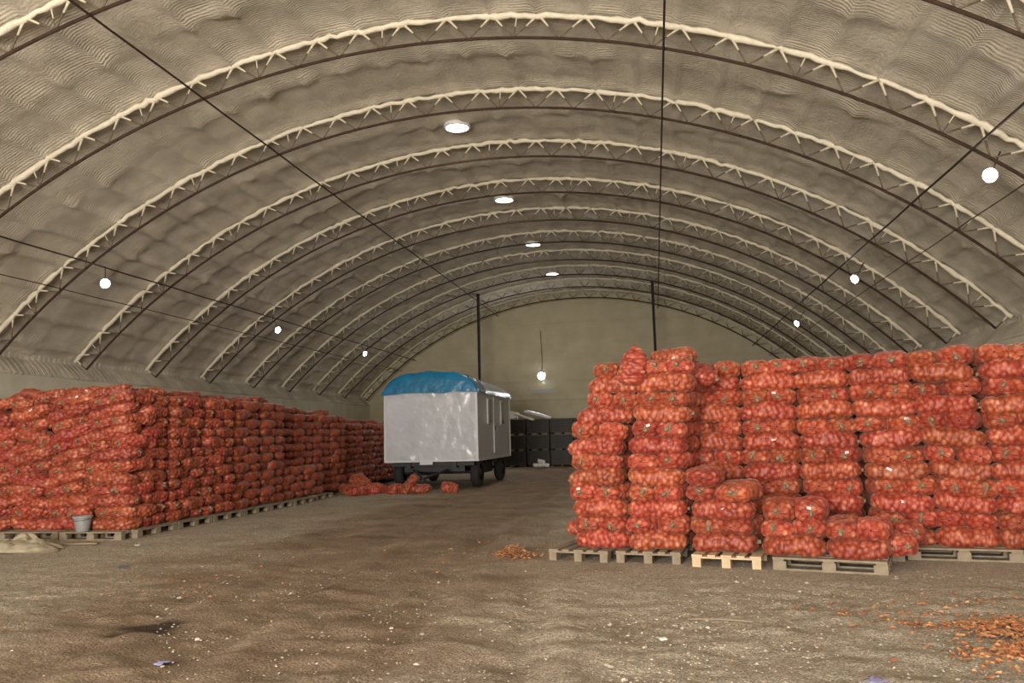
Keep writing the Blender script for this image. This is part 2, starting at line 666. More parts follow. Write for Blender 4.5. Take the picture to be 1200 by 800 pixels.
# ------------------------------------------------------------------ trusses
def arc_pts(r, a0, a1, n, y=0.0):
    return [(AX + r * math.sin(a0 + (a1 - a0) * i / n), y, AZ + r * math.cos(a0 + (a1 - a0) * i / n)) for i in range(n + 1)]


mb = MB()
mb.tube(arc_pts(AR, -TH, TH, 110), .030, 8)
chord_me = mb.mesh('bottom_chord', M['steel'], True)


def foam_bead(seed):
    r = np.random.default_rng(seed)
    mb = MB()
    pts = arc_pts(RF - .135, -math.radians(47.2), math.radians(47.2), 210)
    pts = [(p[0], p[1] + .012 * r.normal(), p[2] + .012 * r.normal()) for p in pts]
    rad = .050 + .012 * r.normal(size=len(pts))
    rad = np.convolve(np.pad(rad, 1, mode='edge'), [.25, .5, .25], 'valid')
    mb.tube(pts, list(rad), 8, squash=1.15)
    return mb.mesh('top_chord_foam', M['foam_light'], True)


bead_mes = [foam_bead(i) for i in range(3)]


def web_mesh(dx, dz, thick, name):
    """bar from the bottom node (origin) to the top chord; upper part wrapped in foam"""
    mb = MB()
    p0, p1 = Vector((0, 0, 0)), Vector((dx, 0, dz))
    pm = p0.lerp(p1, .52)
    mb.tube([p0, pm], thick, 6, 0)
    mb.tube([p0.lerp(p1, .50), p0.lerp(p1, .75), p1], [thick * 1.05, thick * 1.4, thick * 2.3], 6, 1)
    return mb.mesh(name, [M['web'], M['web_foam']], True)


DZ = RF - .12 - AR
HP = .42 * (RF / AR)
web_r = web_mesh(HP, DZ, .016, 'web_bar')
web_l = web_mesh(-HP, DZ, .016, 'web_bar')
web_v = web_mesh(0.03, DZ, .010, 'web_hanger')
NK = int(TH / PAN)
end_l = web_mesh(-.02, DZ, .018, 'end_post')
for i in range(-1, 11):
    y = Y0 + BAY * i
    t = bpy.data.objects.new('roof_truss', None)
    C.objects.link(t)
    t.location = (AX, y, 3.7)
    struct(t)
    for me in (chord_me, bead_mes[i % 3]):
        obj('bottom_chord' if me is chord_me else 'top_chord_foam', me, t, (-AX, 0, -3.7))
    sh = (i * 37 % 10 - 5) * .0012
    for k in range(-NK, NK + 1):
        a = k * PAN + sh
        loc = (AR * math.sin(a), 0, AZ + AR * math.cos(a) - 3.7)
        obj('web_bar', web_r, t, loc, (0, a, 0))
        obj('web_bar', web_l, t, loc, (0, a, 0))
        if (k + i) % 3 == 0:
            obj('web_hanger', web_v, t, (loc[0], .02, loc[2]), (0, a, 0))
    for sg in (-1, 1):
        a = sg * TH
        obj('end_post', end_l, t, (AR * math.sin(a), 0, AZ + AR * math.cos(a) - 3.7), (0, a, 0))

# longitudinal tie rods lying on the bottom chords
for nm, a, r, y0, y1, dr in (('a', -15.82, .021, 0, YB, .05), ('b', -34.8, .019, 0, YB, .05), ('c', 34.7, .021, 0, YB, .05),
                             ('d', 15.77, .021, 0, YB, .05), ('e', -38.3, .012, 0, YB, .03), ('f', 38.2, .012, 0, YB, .03)):
    a = math.radians(a)
    rr = AR - dr
    mb = MB()
    x, z = AX + rr * math.sin(a), AZ + rr * math.cos(a)
    mb.tube([(x, y0 + (y1 - y0) * q / 24, z + (.012 if q % 2 else 0)) for q in range(25)], r, 6)
    struct(mb.build('tie_rod', M['steel'], None, True))
# back wall posts
for x in (-8.5, .2):
    mb = MB()
    z1 = AZ + math.sqrt((RF - .06) ** 2 - (x - AX) ** 2)
    mb.box((x, 38.9, z1 / 2), (.13, .14, z1))
    mb.box((x, 38.9, .02), (.35, .35, .04))
    struct(mb.build('steel_post', M['post']))


# ================================================================== LAMPS
def flood(x, y, z, label, face, power, spot=False):
    """small LED floodlight on a bracket; face = direction the lens looks"""
    f = Vector(face).normalized()
    t = thing('floodlight', label, 'lamp', (x, y, z), 0, 'LED floodlights under the vault')
    q = f.to_track_quat('Z', 'Y').to_euler()
    mb = MB()
    mb.lathe([(.001, -.06), (.09, -.06), (.125, -.01), (.12, .005), (.10, -.005)], 20)
    for k in range(5):
        mb.box((-.06 + k * .03, 0, -.075), (.008, .11, .03))
    obj('housing', mb.mesh('housing', M['lamp_body']), t, (0, 0, 0), q)
    mb = MB()
    mb.lathe([(.001, .012), (.085, .010), (.10, -.01)], 20)
    obj('lens', mb.mesh('lens', M['led']), t, (0, 0, 0), q)
    # bracket back up to the foam skin
    d = Vector((x - AX, 0, z - AZ))
    k = (RF - .16) / d.length
    top = Vector((AX, y, AZ)) + d * k - Vector((x, y, z)) + Vector((0, .5, 0))
    mb = MB()
    mb.tube([tuple(-f * .06), tuple(top * .5), tuple(top)], .014, 6)
    obj('bracket', mb.mesh('bracket', M['web'], True), t)
    ld = bpy.data.lights.new('lamp_light', 'SPOT')
    ld.energy = power
    ld.spot_size = math.radians(165)
    ld.spot_blend = .6
    ld.color = (.93, .96, 1.0)
    ld.shadow_soft_size = .12
    lo = bpy.data.objects.new('lamp_light', ld)
    C.objects.link(lo)
    lo.parent = t
    lo.location = f * .05
    lo.rotation_euler = (-f).to_track_quat('Z', 'Y').to_euler()
    return t


flood(-13.25, 17.4, 5.62, 'nearest of three bright LED floodlights high along the left side of vault', (.85, -.55, -.35), FLOOD_POWER)
flood(-13.25, 26.65, 5.62, 'second of three LED floodlights receding along the left side of vault', (.85, -.45, -.35), FLOOD_POWER)
flood(-13.25, 35.5, 5.62, 'farthest LED floodlight on left side, upper left of blue tarp wagon', (.85, -.35, -.35), FLOOD_POWER)
flood(5.5, 13.6, 5.56, 'nearest of three LED floodlights on the right side near top right corner', (-.75, -.65, -.35), FLOOD_POWER)
flood(5.5, 22.5, 5.56, 'second of three LED floodlights receding along right side of vault', (-.75, -.55, -.35), FLOOD_POWER)
flood(5.5, 31.5, 5.56, 'farthest LED floodlight on right side, just above the right sack pile', (-.75, -.5, -.35), FLOOD_POWER)

t = thing('wall_floodlight', 'bright LED floodlight with pale shelf mounted on far end wall', 'lamp', (-5.95, 42.9, 4.8))
mb = MB()
mb.box((0, .12, 0), (.40, .12, .34))
mb.build('housing', M['lamp_body'], t)
mb = MB()
mb.lathe([(.19, .0), (.18, -.03), (.001, -.04)], 24, (0, .06, 0), axis='y')
mb.build('lens', M['led'], t)
mb = MB()
mb.box((0, .05, -.72), (1.15, .30, .05))
mb.box((0, .17, -.80), (1.15, .05, .16))
mb.build('pale_shelf', M['trim_white'], t)
mb = MB()
mb.tube([(0, .17, .15), (.05, .2, .8), (0, .18, 2.5)], .015, 6)
mb.build('cable', M['cable'], t)
ld = bpy.data.lights.new('lamp_light', 'SPOT')
ld.energy = FLOOD_POWER * 7
ld.spot_size = math.radians(170)
ld.spot_blend = .5
ld.color = (.93, .96, 1.0)
ld.shadow_soft_size = .15
lo = bpy.data.objects.new('lamp_light', ld)
C.objects.link(lo)
lo.parent = t
lo.location = (0, -.02, 0)
lo.rotation_euler = (math.radians(-104), 0, 0)

names = ['nearest', 'second', 'third', 'farthest']
for i, y in enumerate((18.79, 25.2, 31.6, 37.8)):
    z = AZ + math.sqrt((RF - .10) ** 2 - (-4.55 - AX) ** 2)
    t = thing('round_ceiling_lamp', '%s of four flat round warm lamps along the crown of the vault' % names[i], 'lamp',
              (-4.55, y, z), 0, 'round lamps along the crown')
    mb = MB()
    mb.lathe([(0, .10), (.30, .10), (.34, .04), (.34, -.03), (.29, -.04), (.285, -.01)], 32)
    mb.build('rim', M['lamp_body'], t, True)
    mb = MB()
    mb.lathe([(.285, -.015), (.2, -.035), (0.001, -.045)], 32)
    mb.build('lens', M['warm'], t, True)
    ld = bpy.data.lights.new('lamp_light', 'AREA')
    ld.shape = 'DISK'
    ld.size = .5
    ld.energy = ROUND_POWER
    ld.color = (1.0, .92, .80)
    lo = bpy.data.objects.new('lamp_light', ld)
    C.objects.link(lo)
    lo.parent = t
    lo.location = (0, 0, -.06)


# ================================================================== ONION SACKS
SL, SW, SH = .80, .40, .225


def sack_arrays(seed, N=84, Mc=60, spacing=.062, bump=.024, tall=False, slump=0.0):
    r = np.random.default_rng(seed)
    u = np.linspace(-1, 1, N + 1)
    u = np.sign(u) * np.abs(u) ** .82          # denser rings at the ends
    tneck = np.clip(u, 0, 1)
    tend = np.clip(-u, 0, 1)
    s = np.where(u < 0, (1 - tend ** 5.0) ** (1 / 2.6), (1 - tneck ** 4.0) ** (1 / 2.2))
    if tall:
        s = np.where(u > .25, s * (1 - ((u - .25) / .75) ** 1.3 * .86), s)
    s = np.clip(s, .0, None)
    s[0] = .02
    s[-1] = .06
    v = np.linspace(0, 2 * PI, Mc, endpoint=False)
    cx, cz = np.cos(v), np.sin(v)
    e = 2 / 3.0
    cy = np.sign(cx) * np.abs(cx) ** e
    cz = np.sign(cz) * np.abs(cz) ** e
    lw = 1 + .09 * np.sin(u * PI * r.uniform(.8, 1.8) + r.uniform(0, 6)) + .04 * np.sin(u * 9 + r.uniform(0, 6))
    lh = 1 + .08 * np.sin(u * PI * r.uniform(.8, 2.2) + r.uniform(0, 6)) + .04 * np.sin(u * 8 + r.uniform(0, 6))
    by = .018 * np.sin(u * PI * r.uniform(.5, 1.1) + r.uniform(0, 6))
    bz = .014 * np.sin(u * PI * r.uniform(.5, 1.2) + r.uniform(0, 6))
    xx = u * SL / 2
    P = np.zeros((N + 1, Mc, 3))
    P[..., 0] = xx[:, None] + .012 * r.normal(size=(1, Mc)) * 0
    P[..., 1] = (s * lw)[:, None] * cy[None] * SW / 2 + by[:, None]
    P[..., 2] = (s * lh)[:, None] * cz[None] * SH / 2 + bz[:, None]
    # normals by finite difference
    dU = np.gradient(P, axis=0)
    dV = (np.roll(P, -1, 1) - np.roll(P, 1, 1))
    Nn = np.cross(dV, dU)
    ln = np.linalg.norm(Nn, axis=-1, keepdims=True)
    Nn = Nn / np.maximum(ln, 1e-9)
    out = P - np.array([0, 0, 0])
    sgn = np.sign(np.sum(Nn * np.stack([P[..., 0] * .3, P[..., 1], P[..., 2]], -1), -1, keepdims=True))
    Nn = Nn * np.where(sgn == 0, 1, sgn)
    Nn[0] = (-1, 0, 0)
    Nn[-1] = (1, 0, 0)
    # onions pressed against the net
    flat = P.reshape(-1, 3)
    cand = flat[r.permutation(len(flat))] + r.normal(size=flat.shape) * .004
    pts = []
    arr = np.zeros((0, 3))
    for c in cand:
        if len(arr) == 0 or np.min(np.sum((arr - c) ** 2, 1)) > (spacing * r.uniform(.9, 1.15)) ** 2:
            pts.append(c)
            arr = np.array(pts)
    D = np.sqrt(((flat[:, None, :] - arr[None]) ** 2).sum(-1))
    near = D.argmin(1)
    dm = D.min(1)
    dome = np.sqrt(np.clip(1 - (dm / (spacing * .72)) ** 2, 0, 1)).reshape(N + 1, Mc)
    big = r.uniform(.7, 1.25, len(arr))[near].reshape(N + 1, Mc)
    amp = bump * np.clip(s / .35, 0, 1)[:, None]
    P2 = P + Nn * (dome * big * amp)[..., None]
    # radial pleats where the net is gathered
    gath = np.clip((u - .86) / .14, 0, 1)[:, None]
    P2[..., 0] += gath * .012 * np.cos(v * 9)[None]
    tone = r.beta(2.2, 2.2, len(arr))[near].reshape(N + 1, Mc)
    light = (r.random(len(arr)) < .09)[near].reshape(N + 1, Mc)
    tone = tone * .60 + .36
    tone = np.where(light, .97, tone)
    tone = tone * (.45 + .55 * dome ** 1.2)   # creases between onions painted darker, as shade and as deeper net colour
    if slump:
        P2[..., 2] -= slump * (P2[..., 0] / SL) ** 2
    return P2, tone


def sack_mesh(seed, **kw):
    P, tone = sack_arrays(seed, **kw)
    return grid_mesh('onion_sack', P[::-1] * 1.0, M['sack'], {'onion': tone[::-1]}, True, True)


sack_mes = [sack_mesh(100 + i) for i in range(9)]
peaked_me = sack_mesh(300, tall=True)
low_sacks = [sack_arrays(200 + i, N=28, Mc=22, spacing=.078, bump=.020) for i in range(6)]


def neck_mesh(seed):
    r = random.Random(seed)
    mb = MB()
    k = 18
    rings = [(-.014, .066), (.004, .050), (.016, .032), (.026, .020), (.038, .021), (.050, .027), (.060, .022), (.066, .010)]
    ph = r.uniform(0, 6)
    dy, dz = r.uniform(-.5, .5), r.uniform(-.8, .1)
    for i, (x, rad) in enumerate(rings):
        for j in range(k):
            a = 2 * PI * j / k
            rr = rad * (1 + .10 * (1 if j % 2 else -1) + r.uniform(-.05, .05)) * (1 + .25 * math.cos(2 * a + ph))
            q = max(0, x - .02)
            mb.v.append((x, rr * math.cos(a) + dy * q, rr * math.sin(a) + dz * q))
    for i in range(len(rings) - 1):
        for j in range(k):
            a, b = i * k + j, i * k + (j + 1) % k
            mb.f.append((a, b, b + k, a + k))
            mb.m.append(0)
    mb.f.append(tuple((len(rings) - 1) * k + j for j in range(k)))
    mb.m.append(0)
    L = r.uniform(.05, .11)
    mb.tube([(.036, 0, 0), (.05, .02, -.03), (.045, .03, -.03 - L)], .0035, 4)
    return mb.mesh('tied_neck', M['neck'], True)


neck_mes = [neck_mesh(i) for i in range(4)]
mb = MB()
mb.box((0, 0, 0), (.075, .004, .035))
tag_me = mb.mesh('paper_tag', M['tag'])

ORD = ['', 'bottom', 'second', 'third', 'fourth', 'fifth', 'sixth', 'seventh', 'eighth', 'ninth', 'tenth', 'eleventh', 'twelfth', 'thirteenth']
NSACK = [0]
bulk = []            # transforms of sacks that go to the joined mass
rs = random.Random(11)


def put_sack(loc, rot, scale, label, group, me=None, neck=None, tagp=None):
    me = me or sack_mes[rs.randrange(len(sack_mes))]
    o = obj('onion_sack', me, None, loc, rot, scale)
    tag(o, label, 'sack', group)
    if neck is None:
        neck = rs.random() < .9
    if neck:
        obj('tied_neck', neck_mes[rs.randrange(4)], o, (SL / 2 - .012, 0, 0), (rs.uniform(0, 6), 0, 0))
    if tagp is None:
        tagp = rs.random()
    if tagp < .10:
        obj('paper_tag', tag_me, o, (rs.uniform(-.2, .25), -SW / 2 - .012, .03), (rs.uniform(-.3, .1), rs.uniform(-.5, .5), 0))
    elif tagp < .17:
        obj('paper_tag', tag_me, o, (SL / 2 + .018, rs.uniform(-.05, .05), .05), (0, rs.uniform(-.3, .3), PI / 2), (.7, 1, .9))
    NSACK[0] += 1
    return o


def put_bulk(loc, rot, scale):
    bulk.append((loc, rot, scale))


def stack(bx, by, yaw, w, n, lh, where, group, z0=.15, lean=lambda z: (0, 0), tilt=lambda l, side: 0.0,
          layers=None, bulk_from=None, jitter=1.0, back=True, flip=False, wlay=lambda l: 0):
    """one pallet stack seen from the front: odd layers one sack lengthwise, even layers two end-on"""
    yaw0 = yaw
    cyw, syw = math.cos(yaw), math.sin(yaw)

    def W(u, v, z):
        lx, ly = lean(z)
        return (bx + u * cyw - v * syw + lx, by + u * syw + v * cyw + ly, z)
    for l in range(1, n + 1):
        z = z0 + (l - .5) * lh
        odd = (l % 2 == 1) != flip
        ww = w + wlay(l)
        if layers and l not in layers:
            # hidden behind the low piles: goes to the joined mass
            if odd:
                put_bulk(W(w / 2, .22, z), (0, 0, yaw), (w / SL, 1, lh / SH * 1.04))
            else:
                for q in (.25, .75):
                    put_bulk(W(w * q, .40, z), (0, 0, yaw - PI / 2), (.97, w / 2 / SW, lh / SH * 1.04))
            continue
        j = lambda a: rs.uniform(-a, a) * jitter
        if odd:
            lab = 'red onion sack lying lengthwise, %s layer, %s' % (ORD[l], where)
            tl = tilt(l, 0)
            put_sack(W(w / 2 + j(.012), .21 + j(.02), z + j(.004)), (j(.08), -tl + j(.02), yaw + j(.03) + (PI if rs.random() < .5 else 0) * 1),
                     (ww / SL * rs.uniform(1.0, 1.05), rs.uniform(.98, 1.08), lh / SH * rs.uniform(1.04, 1.10)), lab, group)
        else:
            for side, q in (('left', .25), ('right', .75)):
                lab = 'red onion sack end-on, %s, %s layer, %s' % (side, ORD[l], where)
                tl = tilt(l, q)
                dz = (q - .5) * w * math.tan(tl) * .6
                put_sack(W(w * q + j(.012), .40 + j(.03), z + dz + j(.006)),
                         (-0.0 + tl * .8, j(.03), yaw - PI / 2 + j(.13)),
                         (rs.uniform(.97, 1.02), ww / 2 / SW * rs.uniform(1.02, 1.10), lh / SH * rs.uniform(1.02, 1.10)), lab, group, neck=rs.random() < .8)
        if back:
            if odd:
                for q in (.25, .75):
                    put_bulk(W(w * q, .82, z), (0, 0, yaw - PI / 2), (.97, w / 2 / SW, lh / SH * 1.02))
            else:
                put_bulk(W(w / 2, 1.02, z), (0, 0, yaw), (w / SL, 1, lh / SH * 1.02))


GR = 'red net onion sacks in the right-hand pile'
GL = 'red net onion sacks in the left-hand pile'
LH = .198


def sm(z, a, b):
    t = min(1, max(0, (z - a) / (b - a)))
    return t * t * (3 - 2 * t)


# right-hand pile: two tall front stacks
YAW = math.radians(-13)
stack(-1.10, 10.53, math.radians(-14), .70, 12, LH, 'leftmost tall stack, right pile', GR,
      lean=lambda z: (.05 * sm(z, .3, 0) - .0 + .30 * sm(z, 1.3, 2.6) - .06 * sm(z, .2, 1.0) * (1 - sm(z, 1.3, 2.4)), .02),
      wlay=lambda l: -.03 if l > 9 else 0, tilt=lambda l, s: -.07 if 4 < l < 11 else -.03)
stack(-.40, 10.36, math.radians(-11), .70, 12, LH, 'second tall stack from left, right pile', GR,
      lean=lambda z: (.16 * sm(z, 1.2, 2.5) + .04 * sm(z, .2, 1.6), 0), tilt=lambda l, s: -.03)
# rest of the second stack's right flank
for l in range(1, 13):
    z = .15 + (l - .5) * LH
    x0 = -.40 + .16 * sm(z, 1.2, 2.5) + .04 * sm(z, .2, 1.6)
    c, s_ = math.cos(math.radians(-11)), math.sin(math.radians(-11))
    if l % 2:
        u, v = .52, .83
        put_sack((x0 + u * c - v * s_, 10.36 + u * s_ + v * c, z), (rs.uniform(-.1, .1), 0, math.radians(79) + rs.uniform(-.1, .1)), (.98, .92, LH / SH * 1.05),
                 'red onion sack in right flank of second tall stack, %s layer' % ORD[l], GR)
    else:
        u, v = .38, 1.03
        put_sack((x0 + u * c - v * s_, 10.36 + u * s_ + v * c, z), (rs.uniform(-.1, .1), 0, math.radians(169) + rs.uniform(-.1, .1)), (.92, .92, LH / SH * 1.05),
                 'red onion sack, far end of right flank, second tall stack, %s layer' % ORD[l], GR)
# peaked sack and loose sacks on the top
put_sack((-.24, 10.45, 2.47), (0, math.radians(-84), math.radians(15)), (.66, .80, 1.3), 'red onion sack standing upright with a pointed top, on the two tall stacks', GR, me=peaked_me, neck=False, tagp=1)
put_sack((.30, 10.72, 2.58), (.2, .12, math.radians(-50)), (.8, .9, .85), 'red onion sack slumped on top of second tall stack, right end', GR)
put_sack((.56, 10.95, 2.40), (.3, .4, math.radians(-30)), (.8, .85, .85), 'red onion sack sliding down gap between second and third tall stacks', GR)

# right-hand pile: back row of tall stacks
cols = [(.44, 11.32, .70, 'third tall stack from left, right pile'), (1.14, 11.16, .71, 'fourth tall stack from left, right pile'),
        (1.85, 11.00, .68, 'fifth tall stack from left, right pile'), (2.53, 10.74, .70, 'sixth tall stack from left, right pile'),
        (3.22, 10.55, .66, 'seventh tall stack from left, right pile'), (3.88, 10.38, .66, 'rightmost tall stack, right pile')]
vis = [range(5, 13), range(4, 13), range(3, 13), None, None, None]
for i, (x, y, w, wh) in enumerate(cols):
    hh = LH * (1.0 if i < 3 else 1.0)
    ln = [lambda z: (-.0, 0), lambda z: (.02 * sm(z, 1.5, 2.5), 0), lambda z: (-.05 * sm(z, 1.2, 2.5) + .02, 0),
          lambda z: (.10 - .16 * sm(z, .6, 2.4), 0), lambda z: (.08 - .14 * sm(z, .8, 2.2), 0), lambda z: (.06 - .05 * sm(z, .8, 2.2), 0)][i]
    tl = [lambda l, s: 0, lambda l, s: 0.01, lambda l, s: .0, lambda l, s: -.05 if l in (6, 7) else 0, lambda l, s: (.10 if l in (10, 11, 12) else (-.08 if l < 8 else 0)),
          lambda l, s: -.10 if l > 6 else 0][i]
    stack(x, y, math.radians(-13), w, 12, hh, wh, GR, lean=ln, tilt=tl, layers=vis[i], jitter=1.3)
for i in range(7):
    for l in range(1, 13):
        put_bulk((.95 + i * .70, 12.75 - i * .16, .15 + (l - .5) * LH), (0, 0, math.radians(-13) + PI / 2 * (l % 2)), (1.0 if l % 2 == 0 else 1.3, 1.1 if l % 2 == 0 else 1.7, LH / SH * 1.05))
# partly seen stack beyond the right edge of the frame
stack(4.56, 10.24, math.radians(-13), .68, 12, LH, 'stack at the right picture edge, right pile', GR, back=False, layers=[])

# low pile on the third pallet (five layers, stepping down)
stack(.37, 10.13, math.radians(-14), .74, 4, LH, 'low pile on pale pallet', GR, back=True)
put_sack((.60, 10.30, .15 + 4.5 * LH), (0, 0, math.radians(-100)), (.9, .95, .85), 'orange-red onion sack alone on top of the low pile over pale pallet', GR)
# low pile on the fourth, long pallet
stack(1.17, 9.82, math.radians(-16), .66, 2, LH, 'left of long-pallet pile', GR, back=False)
for q, wd in ((.17, 'left'), (.50, 'right')):
    put_sack((1.17 + q * .96 + .12, 9.82 - q * .28 + .42, .15 + 2.5 * LH), (.0, 0, math.radians(-106 + (wd == 'right') * 8)), (.95, .87, LH / SH * 1.12),
             'orange-red onion sack end-on, %s of the two topping long-pallet pile' % wd, GR, neck=True)
stack(1.82, 9.63, math.radians(-18), .64, 2, LH, 'right of long-pallet pile', GR, back=False)
# single sacks at the foot of the right-hand pile
put_sack((2.62, 9.95, .27), (.1, 0, math.radians(-80)), (.85, .8, .95), 'dull red onion sack lying end-on at right end of long pallet', GR)
put_sack((2.78, 10.36, .30), (.1, -.2, math.radians(-70)), (.9, .85, 1.1), 'onion sack squeezed between long-pallet pile and right pallet', GR)
put_sack((-1.02, 11.45, .30), (.1, .1, math.radians(70)), (.9, .8, .9), 'red onion sack lying behind foot of leftmost tall stack', GR)
put_sack((4.60, 10.12, .16), (.1, 0, math.radians(-80)), (.8, .85, 1.1), 'onion sack on the ground at right edge of right pallet', GR)

# ------------------------------------------------------------------ left-hand pile
LX, LY = -9.15, 12.78
LLH = .199


def left_tilt(k):
    if k == 0:
        return lambda l, s: .20 * sm(l, 3.5, 9) + (.03 if l <= 4 else 0)
    if k == 1:
        return lambda l, s: .06 + .22 * sm(l, 2, 7)
    if k == 2:
        return lambda l, s: .05 + .15 * sm(l, 1, 6)
    return lambda l, s: .04 + .2 * sm(l, 4, 8)


words = ['corner stack', 'second stack from corner', 'third stack from corner', 'fourth stack from corner']
for k in range(4):
    w = .86
    stack(LX - (k + 1) * w, LY + [0, .05, .12, .2][k], 0, w, 12, LLH, words[k] + ', front of left pile', GL, tilt=left_tilt(k),
          jitter=1.6 + .5 * k, lean=lambda z: (.03 * math.sin(z * 5), .03 * math.sin(z * 4)), back=k > 0)
stack(LX - 5 * .86, LY + .2, 0, .86, 12, LLH, 'left edge', GL, back=False, layers=[])
# loose sacks on top of the corner
tops = [(-9.75, 13.1, 2.60, .2, -.15, 'beside the corner'), (-10.35, 13.2, 2.58, .0, -.2, 'second from corner'), (-10.95, 13.1, 2.56, .3, -.2, 'third from corner'),
        (-9.6, 13.9, 2.60, 1.2, 0, 'behind the corner')]
for x, y, z, rz, ry, wh in tops:
    put_sack((x, y, z), (0, ry, rz), (.82, .95, .85), 'loose red onion sack on top of left pile, %s' % wh, GL)


def side_row(y0, npal, first, x=LX, n=12, individually=True, depth=1.22, bottom=None):
    for p in range(npal):
        yb = y0 + p * depth
        for l in range(1, n + 1):
            z = .15 + (l - .5) * LLH
            odd = (l + p + first) % 2 == 1
            items = [(.39, 'long', .80), (1.0, 'end', .40)] if odd else [(.20, 'end', .40), (.81, 'long', .80)]
            for (off, kd, ln) in items:
                jx = rs.uniform(-.035, .035)
                yy = yb + off
                if kd == 'long':
                    loc, rot = (x - .20 + jx, yy, z), (rs.uniform(-.1, .1), rs.uniform(-.04, .04), PI / 2 + rs.uniform(-.06, .06))
                else:
                    loc, rot = (x - .40 + jx, yy, z), (rs.uniform(-.15, .15), 0, rs.uniform(-.1, .1))
                sc = (1.0 * rs.uniform(.95, 1.02), rs.uniform(.98, 1.08), LLH / SH * rs.uniform(1.0, 1.1))
                if individually:
                    lab = 'dark red onion sack %s, %s layer, %s stack along aisle face of left pile' % (
                        'lengthwise' if kd == 'long' else 'end-on', ORD[l], ['second', 'third', 'fourth'][p])
                    put_sack(loc, rot, sc, lab, GL)
                else:
                    put_bulk(loc, rot, sc)
            # second depth layer
            put_bulk((x - 1.25, yb + .6, z), (0, 0, PI / 2 if l % 2 else 0), (1.3, 1.3, LLH / SH * 1.03))


# first pallet behind the corner stack
for l in range(1, 13):
    z = .15 + (l - .5) * LLH
    if l % 2:
        put_sack((LX - .20, LY + .83, z), (rs.uniform(-.1, .1), 0, PI / 2 + rs.uniform(-.05, .05)), (.98, 1.03, LLH / SH * 1.05),
                 'dark red onion sack lengthwise, %s layer, first stack along aisle face' % ORD[l], GL)
    else:
        put_sack((LX - .40, LY + 1.02, z), (rs.uniform(-.1, .1), 0, rs.uniform(-.1, .1)), (.98, 1.0, LLH / SH * 1.05),
                 'dark red onion sack end-on, %s layer, first stack along aisle face' % ORD[l], GL)
side_row(LY + 1.24, 2, 0)
side_row(LY + 1.24 + 2.44, 2, 0, individually=False)
# second block, set back a little, its lowest layers further out
side_row(18.95, 4, 1, x=LX - .35, individually=False, n=11)
side_row(18.95, 2, 0, x=LX - .05, individually=False, n=4)
# third block
side_row(23.95, 7, 0, x=LX - .55, individually=False, n=10)
# top of the pile: layer of loose sacks
for q in range(120):
    y = rs.uniform(LY + .4, 32.0)
    x = LX - .45 - rs.uniform(0, 2.2) - (0 if y < 18.9 else (.35 if y < 23.9 else .6))
    put_bulk((x, y, .15 + (12.3 if y < 18.9 else (11.3 if y < 23.9 else 10.3)) * LLH), (rs.uniform(-.1, .1), rs.uniform(-.2, .2), rs.uniform(0, 3)), (.85, .95, .85))
# body of the pile further in
for y in np.arange(LY + 1.2, 32, 1.0):
    for x in np.arange(LX - 6.0, LX - 1.6, .85):
        put_bulk((x + rs.uniform(-.1, .1), y, .15 + (11.9 if y < 18.5 else (10.9 if y < 23.5 else 9.9)) * LLH + rs.uniform(-.1, .06)), (0, rs.uniform(-.1, .1), rs.uniform(0, 3)), (1.15, 1.6, 1))

# ------------------------------------------------------------------ loose sacks on the ground before the wagon
loose = [((-8.65, 22.55, .13), (0, 0, 1.1), 'lying flat, front left'), ((-9.05, 22.9, .14), (.2, 0, 1.4), 'far left, against the pile'),
         ((-8.75, 23.0, .36), (.3, .35, -.5), 'slanting over the others, largest'), ((-8.25, 22.9, .15), (0, 0, 1.2), 'leaning at right side')]
for l_, r_, w_ in loose:
    put_sack(l_, r_, (.86, 1.1, 1.2), 'dark red sack in floor heap left of wagon, %s' % w_, 'loose onion sacks on the floor by the wagon', tagp=1)
for l_, r_, sc_, w_ in (((-7.62, 22.9, .13), (0, 0, 1.2), (.7, .9, 1.1), 'small red onion sack on floor before wagon, left of the pointed one'),
                        ((-7.20, 22.9, .26), (0, -.95, .4), (.85, .9, 1.0), 'red onion sack on floor leaning up to a point before wagon'),
                        ((-6.88, 23.0, .13), (0, 0, .2), (.75, 1, 1.0), 'red onion sack lying flat on floor before wagon, right of pointed one'),
                        ((-6.0, 23.0, .14), (0, .1, .5), (.62, 1.05, 1.3), 'single red onion sack alone on floor before wagon wheel')):
    put_sack(l_, r_, sc_, w_, 'loose onion sacks on the floor by the wagon', tagp=1)

# ------------------------------------------------------------------ joined mass
VV, QQ, AA = [], [], []
off = 0
base = {}
for i, (P, tone) in enumerate(low_sacks):
    n, k = P.shape[:2]
    idx = np.arange(n * k).reshape(n, k)
    a, b = idx[:-1], idx[1:]
    q = np.stack([a, np.roll(a, -1, 1), np.roll(b, -1, 1), b], -1).reshape(-1, 4)
    base[i] = (P.reshape(-1, 3), q, tone.ravel())
from mathutils import Euler
for i, (loc, rot, sc) in enumerate(bulk):
    V, Q, A = base[i % len(base)]
    R = np.array(Euler(rot).to_matrix())
    VV.append((V * np.array(sc)) @ R.T + np.array(loc))
    QQ.append(Q + off)
    AA.append(A * .92)
    off += len(V)
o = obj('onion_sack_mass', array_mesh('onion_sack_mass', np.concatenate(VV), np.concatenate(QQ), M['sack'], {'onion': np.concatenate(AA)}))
tag(o, 'remaining red net onion sacks making up the far and inner parts of both piles', 'sacks')
o['kind'] = 'stuff'


# ================================================================== PALLETS
def pallet_parts(wood):
    parts = {}
    for nm, d in (('deck_board', (1.2, .125, .022)), ('narrow_deck_board', (1.2, .09, .022)), ('cross_board', (.12, .8, .022)),
                  ('bottom_board', (1.2, .10, .022)), ('block', (.145, .10, .078))):
        mb = MB()
        mb.box((0, 0, 0), d)
        parts[nm] = mb.mesh(nm, wood)
    return parts


